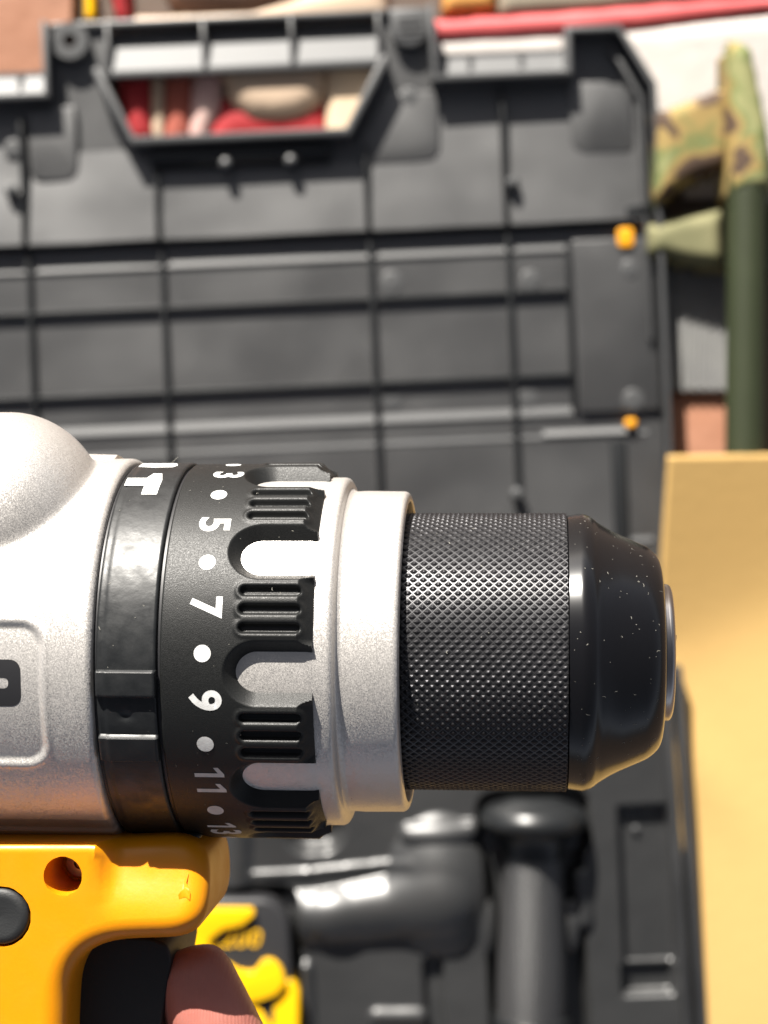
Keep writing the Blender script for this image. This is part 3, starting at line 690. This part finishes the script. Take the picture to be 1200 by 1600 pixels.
# torque collar: notches, grip slots, chamfered ends
R2 = RR(291, 380); t0 = T(311.5); tE = T(523); tCh = T(503); tcN = T(446); tS0, tS1 = T(428), T(500)
A0 = cyl(420, 1050, .0268)[1]
notch = [A0 + math.radians(36) * k for k in range(10)]
def ring2_r(t, th):
    R = np.full_like(t, R2)
    x = np.clip(((t0 + .0004) - t) / .0004, 0, 1); R -= .0004 * (1 - np.sqrt(1 - x * x * .999))
    ch = .0019 * np.clip((t - tCh) / (tE - tCh), 0, 1.2)
    dmin = np.full_like(t, 9.0)
    for a in notch:
        s = np.abs(wrap(th - a)) * R2; d = np.where(t < tcN, np.hypot(t - tcN, s), s); dmin = np.minimum(dmin, d)
    w = 1 - np.clip((dmin - .00245) / .0024, 0, 1)
    w = np.where(w < .12, w * w / .24, w - .06); w = np.minimum(w, .94) / .94
    R -= np.maximum(.0029 * w, ch * sstep(.0030, .0050, dmin))
    for a in notch:
        pc = a + math.radians(18)
        for k in (-1, 0, 1):
            s = wrap(th - pc) * R2 - k * .0027
            u = np.maximum(np.maximum(tS0 - t, t - tS1), 0); d = np.hypot(u, s)
            R -= .00085 * (1 - sstep(.00035, .00085, d)) - .00016 * np.exp(-((d - .0011) / .00035) ** 2)
    return R
ts = np.concatenate([[t0 - .00001], np.linspace(t0, t0 + .0005, 7), np.linspace(t0 + .0006, T(395), 30), np.linspace(T(396), tE, 110), [tE + .00001]])
def r2(t, th):
    R = ring2_r(t, th); R[0] = .026; R[-1] = .0255; return R
torque = ring('torque_collar', ts, 1400, r2, 'ring_grain', drill, angle=60)
tD = T(366)
dots_deg = math.degrees(cyl(316, 1021, R2)[1])
STEP = math.degrees(cyl(320, 878, R2)[1] - cyl(322, 1162, R2)[1]) / 2
tN = cyl(318, 1095, R2)[0]; tDot = cyl(316, 1021, R2)[0]
for k in range(-3, 4):
    a = math.radians(dots_deg + STEP * k); n = 24; r = .00122
    surf_poly('scale_dot', [[[(tDot + r * math.cos(x), a * R2 + r * math.sin(x)) for x in np.linspace(0, 2 * np.pi, n, endpoint=False)]]], R2, 'white_ink', torque)
for k, s in ((-3, '15'), (-2, '13'), (-1, '11'), (0, '9'), (1, '7'), (2, '5'), (3, '3'), (4, '1')):
    a = math.radians(dots_deg + STEP * (k - .5))
    bm = bmesh.new(); w = .0031 if len(s) > 1 else 0
    for ci, ch in enumerate(s):
        ox = (ci - (len(s) - 1) / 2) * w
        if ch == '1':
            h_ = .00215; q_ = .00036
            lp = [(q_, -h_), (q_, h_), (-q_ * .6, h_), (-.0014, h_ - .0008), (-.0014, h_ - .0015), (-q_, h_ - .0009), (-q_, -h_)]
            bm.faces.new([bm.verts.new((x + .0003 + ox, y, 0)) for x, y in lp][::-1])
        else:
            me = text_mesh(ch, .0062, .00017); b2 = bmesh.new(); b2.from_mesh(me)
            for v in b2.verts: v.co.x += ox
            me2 = bpy.data.meshes.new('tmp'); b2.to_mesh(me2); b2.free(); bm.from_mesh(me2); bpy.data.meshes.remove(me); bpy.data.meshes.remove(me2)
    bmesh.ops.triangulate(bm, faces=bm.faces)
    for v in bm.verts: x, y = v.co.x, v.co.y; v.co = (tN + y, a * R2 - x, 0)
    bend('scale_number', bm, R2, 'white_ink', torque)

# silver nose collar under the torque collar
tC0, tFl, tC1 = T(420), T(549), T(640)
RF = RR(271, 540); RC = RR(249.5, 600); RS = .0271
nose = lathe('nose_collar', fillet_prof([(T(400), .0255, 0), (T(402), RS, .0002), (T(515), RS, .0008), (T(522), RF, .0004), (tFl, RF, .0010), (tFl + .0003, RC + .0004, .0003), (tFl + .0010, RC, .0003), (T(575), RC + .0001, .001), (tC1, RC, .0011), (tC1 + .0003, RR(234, 640), .0004), (tC1 - .0030, RR(230, 640), .0003), (tC1 - .0032, .015, 0)], 5), 'silver', drill, 256, angle=45)
# a few dark scuffs on the collar
for (px, py, r, rt) in ((562, 1248, .0009, .8), (578, 1257, .0008, .3), (532, 1276, .0007, .4)):
    t_, a_ = cyl(px, py, RC); lp = [(t_ + r * (1 + .3 * random.random()) * math.cos(x) * 1.3, a_ * RC + rt * r * (1 + .5 * random.random()) * math.sin(x)) for x in np.linspace(0, 2 * np.pi, 13, endpoint=False)]
    li = [(t_ + (p[0] - t_) * .62, a_ * RC + (p[1] - a_ * RC) * .55) for p in lp]
    if px < 570: surf_poly('scuff', [[lp, li]], RC, 'grime', nose, .00003)

# knurled sleeve: real pyramids on a skewed lattice
RK = RR(217, 760); tk0, tk1 = T(622), T(884.5)
NC = 92; pitch = 2 * np.pi * RK / NC; HK = .00019
def knurl():
    g = np.array([0, .065, .10, .42, .58, .90, .935, 1.0])
    prof = []
    L = tk1 - tk0; nrow = int(math.ceil(L / pitch * 2)) + 3
    V = []; F = []; base_i = 0
    G = np.arange(64).reshape(8, 8); cellf = np.stack([G[:-1, :-1], G[:-1, 1:], G[1:, 1:], G[1:, :-1]], -1).reshape(-1, 4)
    U, W = np.meshgrid(g, g, indexing='ij')
    m_ = np.minimum(np.minimum(U, 1 - U), np.minimum(W, 1 - W))       # 0 at the groove, .5 at the middle
    h = np.interp(m_, [0, .065, .10, .42, .5], [.16, .16, .0, 1.0, 1.0]) * HK
    # lattice vectors: e1 = (p/2, p/2), e2 = (p/2, -p/2) in (t, s)
    for j in range(NC):
        for i in range(-1, nrow):
            off = (i % 2) * .5
            tcn = (i * .5) * pitch; scn = (j + off) * pitch
            tt_ = tk0 + tcn + (U + W - 1) * pitch / 2; ss_ = scn + (U - W) * pitch / 2
            if tt_.max() <= tk0 or tt_.min() >= tk1: continue
            hh = h * (1 + .12 * random.uniform(-1, 1))
            hh[m_ < .2] = h[m_ < .2]
            rr = RK - HK + hh; tc_ = np.clip(tt_, tk0, tk1); th = ss_ / RK
            V.append(np.stack([tc_, rr * np.sin(th), rr * np.cos(th)], -1).reshape(-1, 3)); F.append(cellf + base_i); base_i += 64
    V = np.concatenate(V); F = np.concatenate(F)
    key = np.round(V / 2e-7).astype(np.int64)
    _, first, inv = np.unique(key, axis=0, return_index=True, return_inverse=True); inv = inv.ravel()
    V = V[first]; F = inv[F]
    me = bpy.data.meshes.new('knurled_sleeve')
    mi = np.zeros((7, 7), int); mi[0, :] = mi[-1, :] = mi[:, 0] = mi[:, -1] = 1; mi = np.tile(mi.ravel(), len(F) // 49).tolist()
    fl = []; ml = []
    for q, k in zip(F.tolist(), mi):
        s = []
        for x in q:
            if x not in s: s.append(x)
        if len(s) >= 3: fl.append(s); ml.append(k)
    me.from_pydata(V.tolist(), [], fl); me.polygons.foreach_set('material_index', ml); me.update()
    bm = bmesh.new(); bm.from_mesh(me)
    for f in bm.faces:
        c = f.calc_center_median()
        if f.normal.y * c.y + f.normal.z * c.z < 0: f.normal_flip()
    bm.to_mesh(me); bm.free()
    o = link('knurled_sleeve', me, 'knurl', drill, smooth=False); me.materials.append(M['knurl_net']); return o
sleeve = knurl()
lathe('sleeve_core', [(T(605), RK - .0022), (tk0 + .0002, RK - .0006), (tk1, RK - .00045), (tk1, .015)], 'knurl', sleeve, 128)
# glossy front shell
def RP(half, px): return RR(half, px)
shell_prof = [(T(884.8), .015, 0), (T(884.8), RP(212, 885), .0002), (T(886), RP(213.6, 886), .0002), (T(910), RP(217.4, 910), .0016), (T(923), RP(212, 923), .0030), (T(931), RP(205, 931), .0030), (T(955), RP(190, 955), .004), (T(1012), RP(165, 1012), .0030), (T(1030), RP(148, 1030), .0022), (T(1035), RP(112, 1035), .0006), (T(1033), RP(104, 1033), 0)]
shell = lathe('front_shell', fillet_prof(shell_prof, 8), 'cap', drill, 256, angle=60)
lathe('jaw_plate', fillet_prof([(T(1031), RP(107, 1031), 0), (T(1045), RP(107, 1045), .0007), (T(1049), RP(98, 1049), .0004), (T(1048), RP(60, 1048), .001), (T(1030), RP(58, 1030), 0)], 5), 'steel', drill, 160, angle=50)
lathe('jaw_bore', [(T(1041), .0001), (T(1041), RP(62, 1040)), (T(1046), RP(62, 1046))], 'black_ink', drill, 64)
for k in range(3):
    a = math.radians(20 + 120 * k); c = Vector((T(1036), .0024 * math.sin(a), .0024 * math.cos(a)))
    j = plate('jaw', [(-.0016, -.0020), (.0016, -.0020), (.0016, .0020), (0, .0026), (-.0016, .0020)], 0, .0012, 'steel', drill, bevel=.0003)
    j.rotation_euler = Matrix(((0, 0, 1), (math.sin(a), math.cos(a), 0), (math.cos(a), -math.sin(a), 0))).transposed().to_euler() if False else (a, math.pi / 2, 0); j.location = c

# dust and lint caught on the chuck
def dust(name, n, tlo, thi, prof, m, parent, size, alo=-75, ahi=80):
    pr = np.array(prof); V = []; F = []
    for _ in range(n):
        t = random.uniform(tlo, thi); a = math.radians(random.uniform(alo, ahi)); r = np.interp(t, pr[:, 0], pr[:, 1]) + .00006
        L = size * random.choice((.5, .6, .8, 1, 1.2, 2.2, 3.5)); w = size * random.uniform(.3, .55); q = random.uniform(0, 3.14); b0 = len(V); cur = random.uniform(-1.6, 1.6)
        ns = 4
        for i in range(ns + 1):
            u = (i / ns - .5) * L; qq = q + cur * u / L
            dx, ds = u * math.cos(qq), u * math.sin(qq); wv = w * (.35 + .65 * math.sin(math.pi * (i + .5) / (ns + 1)))
            for sg in (-1, 1):
                tt_ = t + dx - sg * wv / 2 * math.sin(qq); aa = a + (ds + sg * wv / 2 * math.cos(qq)) / r
                rr = np.interp(tt_, pr[:, 0], pr[:, 1]) + .00005
                V.append((tt_, rr * math.sin(aa), rr * math.cos(aa)))
        for i in range(ns): F.append((b0 + 2 * i, b0 + 2 * i + 1, b0 + 2 * i + 3, b0 + 2 * i + 2))
    o = pymesh(name, V, F, m, parent, smooth=False); tag(o, kind='stuff'); return o
sp = sorted([(t, r) for t, r in fillet_prof(shell_prof, 8) if T(886) <= t <= T(1031) and r > .012])
dust('dust', 115, T(890), T(1027), sp, 'dust', shell, .00018)
dust('dust', 26, T(650), T(880), [(tk0, RK), (tk1, RK)], 'dust', sleeve, .00022)
dust('dust', 60, T(318), T(500), [(t0, R2), (tE, R2)], 'dust', torque, .00014)
dust('dust', 30, T(226), T(304), [(tA, R1), (tB, R1)], 'dust', mode_ring, .00016)
# stray fibre on top of the rings
V = []; 
for i in range(7):
    u = i / 6; V += [(T(269) + .0007 * u + .0003 * u * u, R1 + .0009 * u, .0004), (T(269) + .0007 * u + .0003 * u * u + .0001, R1 + .0009 * u, .0004)]
pymesh('lint', V, [(2 * i, 2 * i + 1, 2 * i + 3, 2 * i + 2) for i in range(6)], 'dust', mode_ring, smooth=False)

def puffed(name, poly, z0, z1, Rb, m, parent, step=.0010, seg=7, holes=(), press=None):
    # outline resampled evenly, then rolled over front and back with a round edge
    P_ = [Vector(p) for p in poly]; P_.append(P_[0]); out = []
    acc = 0
    for a, b in zip(P_[:-1], P_[1:]):
        L = (b - a).length
        if L < 1e-7: continue
        while acc < L: out.append(a + (b - a) * (acc / L)); acc += step
        acc -= L
    A = np.array([(p.x, p.y) for p in out])
    for _ in range(3): A = .25 * np.roll(A, 1, 0) + .5 * A + .25 * np.roll(A, -1, 0)
    area = np.sum(A[:, 0] * np.roll(A[:, 1], -1) - np.roll(A[:, 0], -1) * A[:, 1])
    d = np.roll(A, -1, 0) - np.roll(A, 1, 0); d /= np.linalg.norm(d, axis=1, keepdims=True)
    nrm = np.stack([-d[:, 1], d[:, 0]], 1) * (1 if area > 0 else -1)          # inward
    n = len(A); loops = []
    RB_ = np.array([Rb(x, y) if callable(Rb) else Rb for x, y in A]); c1_ = RB_[:, None]
    for k in range(seg + 1):
        f = math.pi / 2 * k / seg; loops.append(np.column_stack([A + nrm * c1_ * (1 - math.sin(f)), z0 + RB_ * (1 - math.cos(f))]))
    for k in range(seg + 1):
        f = math.pi / 2 * k / seg; loops.append(np.column_stack([A + nrm * c1_ * (1 - math.cos(f)), z1 - RB_ + RB_ * math.sin(f)]))
    for e in (.00015, .0003): loops.append(np.column_stack([A + nrm * (c1_ + e), np.full(n, z1)]))
    V = np.concatenate(loops); F = []
    for l in range(len(loops) - 1):
        for i in range(n): j = (i + 1) % n; F.append((l * n + i, l * n + j, (l + 1) * n + j, (l + 1) * n + i))
    F.append(tuple(range(n))[::-1])
    inner = loops[-1][:, :2]
    rings = [np.array([(cx_ + r_ * math.cos(q), cy_ + r_ * math.sin(q)) for q in np.linspace(0, 2 * np.pi, 72, endpoint=False)]) for cx_, cy_, r_, _ in holes]
    def inside(pt, poly):
        x, y = pt[..., 0], pt[..., 1]; c = np.zeros(x.shape, bool)
        for (x1, y1), (x2, y2) in zip(poly, np.roll(poly, -1, 0)):
            c ^= ((y1 > y) != (y2 > y)) & (x < (x2 - x1) * (y - y1) / (y2 - y1 + 1e-15) + x1)
        return c
    gx_, gy_ = np.meshgrid(np.arange(inner[:, 0].min(), inner[:, 0].max(), .0011), np.arange(max(inner[:, 1].min(), -.075), inner[:, 1].max(), .0011))
    G = np.column_stack([gx_.ravel(), gy_.ravel()]) + rng.uniform(-.00012, .00012, (gx_.size, 2))
    keep = inside(G, inner)
    dmin = np.min(np.hypot(G[:, None, 0] - inner[None, ::1, 0], G[:, None, 1] - inner[None, ::1, 1]), axis=1); keep &= dmin > .0007
    for (cx_, cy_, r_, _) in holes: keep &= np.hypot(G[:, 0] - cx_, G[:, 1] - cy_) > r_ + .0004
    G = G[keep]; pts = [Vector(p) for p in inner]; ed = [(i, (i + 1) % n) for i in range(n)]
    for rg in rings: o_ = len(pts); pts += [Vector(p) for p in rg]; ed += [(o_ + i, o_ + (i + 1) % len(rg)) for i in range(len(rg))]
    pts += [Vector(p) for p in G]
    vv, _, ff, *_r = delaunay_2d_cdt([p * 1000 for p in pts], ed, [], 0, 1e-5)
    vv = np.array([(p.x, p.y) for p in vv]) * .001; ff = [f for f in ff]
    cen = np.array([vv[list(f)].mean(0) for f in ff]); ok = inside(cen, inner)
    for (cx_, cy_, r_, _) in holes: ok &= np.hypot(cen[:, 0] - cx_, cen[:, 1] - cy_) > r_ * .985
    o_ = len(V); V = np.concatenate([V, np.column_stack([vv, np.full(len(vv), z1)])])
    F += [tuple(int(i) + o_ for i in f) for f, k in zip(ff, ok) if k]
    for rg, (cx_, cy_, r_, dep) in zip(rings, holes):
        o_ = len(V); q = len(rg)
        V = np.concatenate([V] + [np.column_stack([(cx_, cy_) + (rg - (cx_, cy_)) * k, np.full(q, z1 - dz)]) for k, dz in ((1, .00001), (.995, dep * .33), (.99, dep * .66), (.985, dep))])
        for l in range(3):
            for i in range(q): j = (i + 1) % q; F.append((o_ + l * q + i, o_ + l * q + j, o_ + (l + 1) * q + j, o_ + (l + 1) * q + i))
        F.append(tuple(range(o_ + 3 * q, o_ + 4 * q)))
    me = bpy.data.meshes.new(name); me.from_pydata(V.tolist(), [], F); me.update()
    bm = bmesh.new(); bm.from_mesh(me); bmesh.ops.remove_doubles(bm, verts=bm.verts, dist=3e-6)
    if press:
        for v in bm.verts: v.co.z -= press(v.co)
    bmesh.ops.recalc_face_normals(bm, faces=bm.faces); bm.to_mesh(me); bm.free()
    return link(name, me, m, parent, smooth=True, angle=35)
# yellow handle shell
ZH = .0198
out_px = [(-700, 1319), (190, 1318), (318, 1312), (322, 1471), (205, 1473), (158, 1478), (122, 1498), (103, 1535), (99, 1600), (92, 1900), (72, 2350), (-330, 2350), (-300, 1900), (-270, 1620), (-420, 1560), (-700, 1540)]
rad = [.008, .004, .0085, .0085, .004, .006, .006, .006, .01, .02, .01, .01, .02, .02, .01, .01]
hp_ = [(dl(px, py, ZH).x, dl(px, py, ZH).y) for px, py in out_px]
hp_[-1] = (-.118, hp_[-1][1]); hp_[0] = (-.118, hp_[0][1])
p1 = dl(98, 1369, ZH); p2 = dl(2, 1432, ZH)
def nose_press(c):      # the nose is hollowed under the rings
    return .0030 * float(sstep(T(196), T(226), c.x) * sstep(-.0385, -.0285, c.y) * sstep(.006, .017, c.z))
handle = puffed('handle_shell', rounded(hp_, rad, 4), -.0040, ZH, lambda x, y: .0034 - .0021 * float(sstep(T(230), T(190), x) * sstep(-.041, -.034, y)), 'yellow', drill, seg=9, holes=[(p1.x, p1.y, .0029, .0105), (p2.x, p2.y, .0045, .0050)], press=nose_press)
back_px = [(-700, 1322), (190, 1320), (230, 1340), (230, 1470), (158, 1478), (122, 1498), (103, 1535), (99, 1600), (92, 1900), (72, 2350), (-330, 2350), (-300, 1900), (-270, 1620), (-420, 1560), (-700, 1540)]
bk = [(dl(px, py, ZH).x, dl(px, py, ZH).y) for px, py in back_px]; bk[-1] = (-.118, bk[-1][1]); bk[0] = (-.118, bk[0][1])
puffed('handle_shell', rounded(bk, [.008, .004, .006, .0075, .006, .006, .006, .01, .02, .01, .01, .02, .02, .01, .01], 4), -.0190, -.0042, .0034, 'yellow', drill, seg=11)
sc = lathe('screw', fillet_prof([(0, .0001, 0), (.0004, .0008, 0), (.0012, .0008, 0), (.0012, .0022, .0003), (0, .0024, 0)], 3), 'steel', drill, 32, 'z'); sc.location = (p1.x, p1.y, ZH - .0103)
lb = lathe('lock_button', fillet_prof([(-.004, .0001, 0), (-.004, .0042, 0), (.0006, .0042, .0012), (.0011, .0032, .0005), (.0007, .0001, 0)], 5), 'rubber', drill, 48, 'z'); lb.location = (p2.x, p2.y, ZH - .0006)
# black shoe between rings and handle
q = [dl(x, y, .010) for x, y in ((205, 1296), (318, 1296), (312, 1324), (212, 1324))]
plate('ring_shoe', [(v.x, v.y) for v in q], -.012, .0125, 'ring_gloss', drill, bevel=.001)
# moulding flash on the nose
pf = [dl(x - 14, y, ZH) for x, y in ((301, 1366), (304, 1370), (302, 1382), (309, 1398), (309, 1408), (302, 1404), (292, 1407), (291, 1400), (296, 1392), (299, 1380))]
v = [(a.x, a.y, ZH - nose_press(a) + (.00035 if i in (2, 7, 8, 9) else .00002)) for i, a in enumerate(pf)]; n = len(v)
v += [(sum(a[0] for a in v[:n]) / n, sum(a[1] for a in v[:n]) / n, sum(a[2] for a in v[:n]) / n + .0003)]
pymesh('moulding_flash', v, [(i, (i + 1) % n, n) for i in range(n)], 'yellow', handle, smooth=True)
# trigger
ZT = .0105
tp = [dl(x, y, ZT) for x, y in ((60, 1440), (150, 1462), (235, 1466), (262, 1476), (268, 1500), (258, 1560), (246, 1640), (236, 1740), (60, 1740))]
trig = plate('trigger', rounded([(a.x, a.y) for a in tp], [.001, .001, .002, .003, .006, .02, .02, .006, .002]), -ZT, ZT, 'rubber', drill, bevel=.0035, seg=5)
plate('trigger_guard', [(a.x, a.y) for a in [dl(x, y, .002) for x, y in ((60, 1440), (250, 1455), (250, 1500), (170, 1520), (150, 1740), (60, 1740))]], -.0125, .0060, 'black_ink', drill, bevel=.0008)

# ------------------------------------------------------------------ the hand
def skin_hand():
    pts = []; edges = []; rad = []
    def add(p, r, link_to=None):
        pts.append((p[0] * MM, p[1] * MM, p[2] * MM)); rad.append(r * MM); i = len(pts) - 1
        if link_to is not None: edges.append((link_to, i))
        return i
    root = add((-92, -100, -34), 17)
    wr = add((-128, -128, -50), 24, root); fa = add((-190, -190, -80), 27, wr); add((-290, -300, -120), 34, fa)
    k1 = add((-66, -84, -29), 11.5, root)
    def chain(start, lst):
        i = start
        for p, r in lst: i = add(p, r, i)
    # index: round the front of the trigger, tip pointing up to the nose
    chain(k1, [((-40, -84, -22), 9.5), ((-19, -85, -9), 9.2), ((-18, -78, -1), 8.3), ((-21.8, -67, 4.0), 7.6), ((-26.0, -57.5, 5.6), 7.5), ((-29.0, -50.5, 5.2), 6.9), ((-30.6, -45.6, 4.6), 5.2)])
    k2 = add((-74, -104, -29), 11.5, root); chain(k2, [((-50, -108, -24), 9.5), ((-38, -110, -12), 9.3), ((-38, -110, 10), 8.6), ((-50, -109, 22), 8.2), ((-66, -107, 26), 7.4), ((-73, -106, 26), 5.5)])
    k3 = add((-82, -124, -29), 11.0, root); chain(k3, [((-56, -128, -24), 9.3), ((-43, -130, -12), 9.0), ((-43, -130, 10), 8.4), ((-55, -129, 22), 8.0), ((-70, -127, 26), 7.2), ((-76, -126, 26), 5.3)])
    k4 = add((-90, -142, -28), 10.0, root); chain(k4, [((-62, -147, -23), 8.4), ((-49, -149, -12), 8.0), ((-49, -149, 8), 7.4), ((-59, -148, 20), 7.0), ((-71, -146, 24), 6.2), ((-76, -145, 24), 4.6)])
    th = add((-112, -92, -26), 13, root); chain(th, [((-122, -76, -6), 11), ((-116, -66, 14), 10), ((-98, -62, 26), 9), ((-88, -60, 28), 6.5)])
    me = bpy.data.meshes.new('hand'); me.from_pydata(pts, edges, []); me.update()
    o = bpy.data.objects.new('hand', me); COL.objects.link(o); o.matrix_world = drill.matrix_world
    o.modifiers.new('skin', 'SKIN')
    sv = me.skin_vertices[0].data
    for i, r in enumerate(rad): sv[i].radius = (r, r); sv[i].use_root = (i == 0)
    ss = o.modifiers.new('sub', 'SUBSURF'); ss.levels = 3; ss.render_levels = 3
    me.materials.append(M['skin'])
    bpy.context.view_layer.update()
    m2 = bpy.data.meshes.new_from_object(o.evaluated_get(bpy.context.evaluated_depsgraph_get())); o.modifiers.clear(); o.data = m2; m2.shade_smooth()
    if not m2.materials: m2.materials.append(M['skin'])
    tag(o, 'bare hand gripping the drill, one fingertip on the black trigger', 'hand')
    return o
hand = skin_hand()
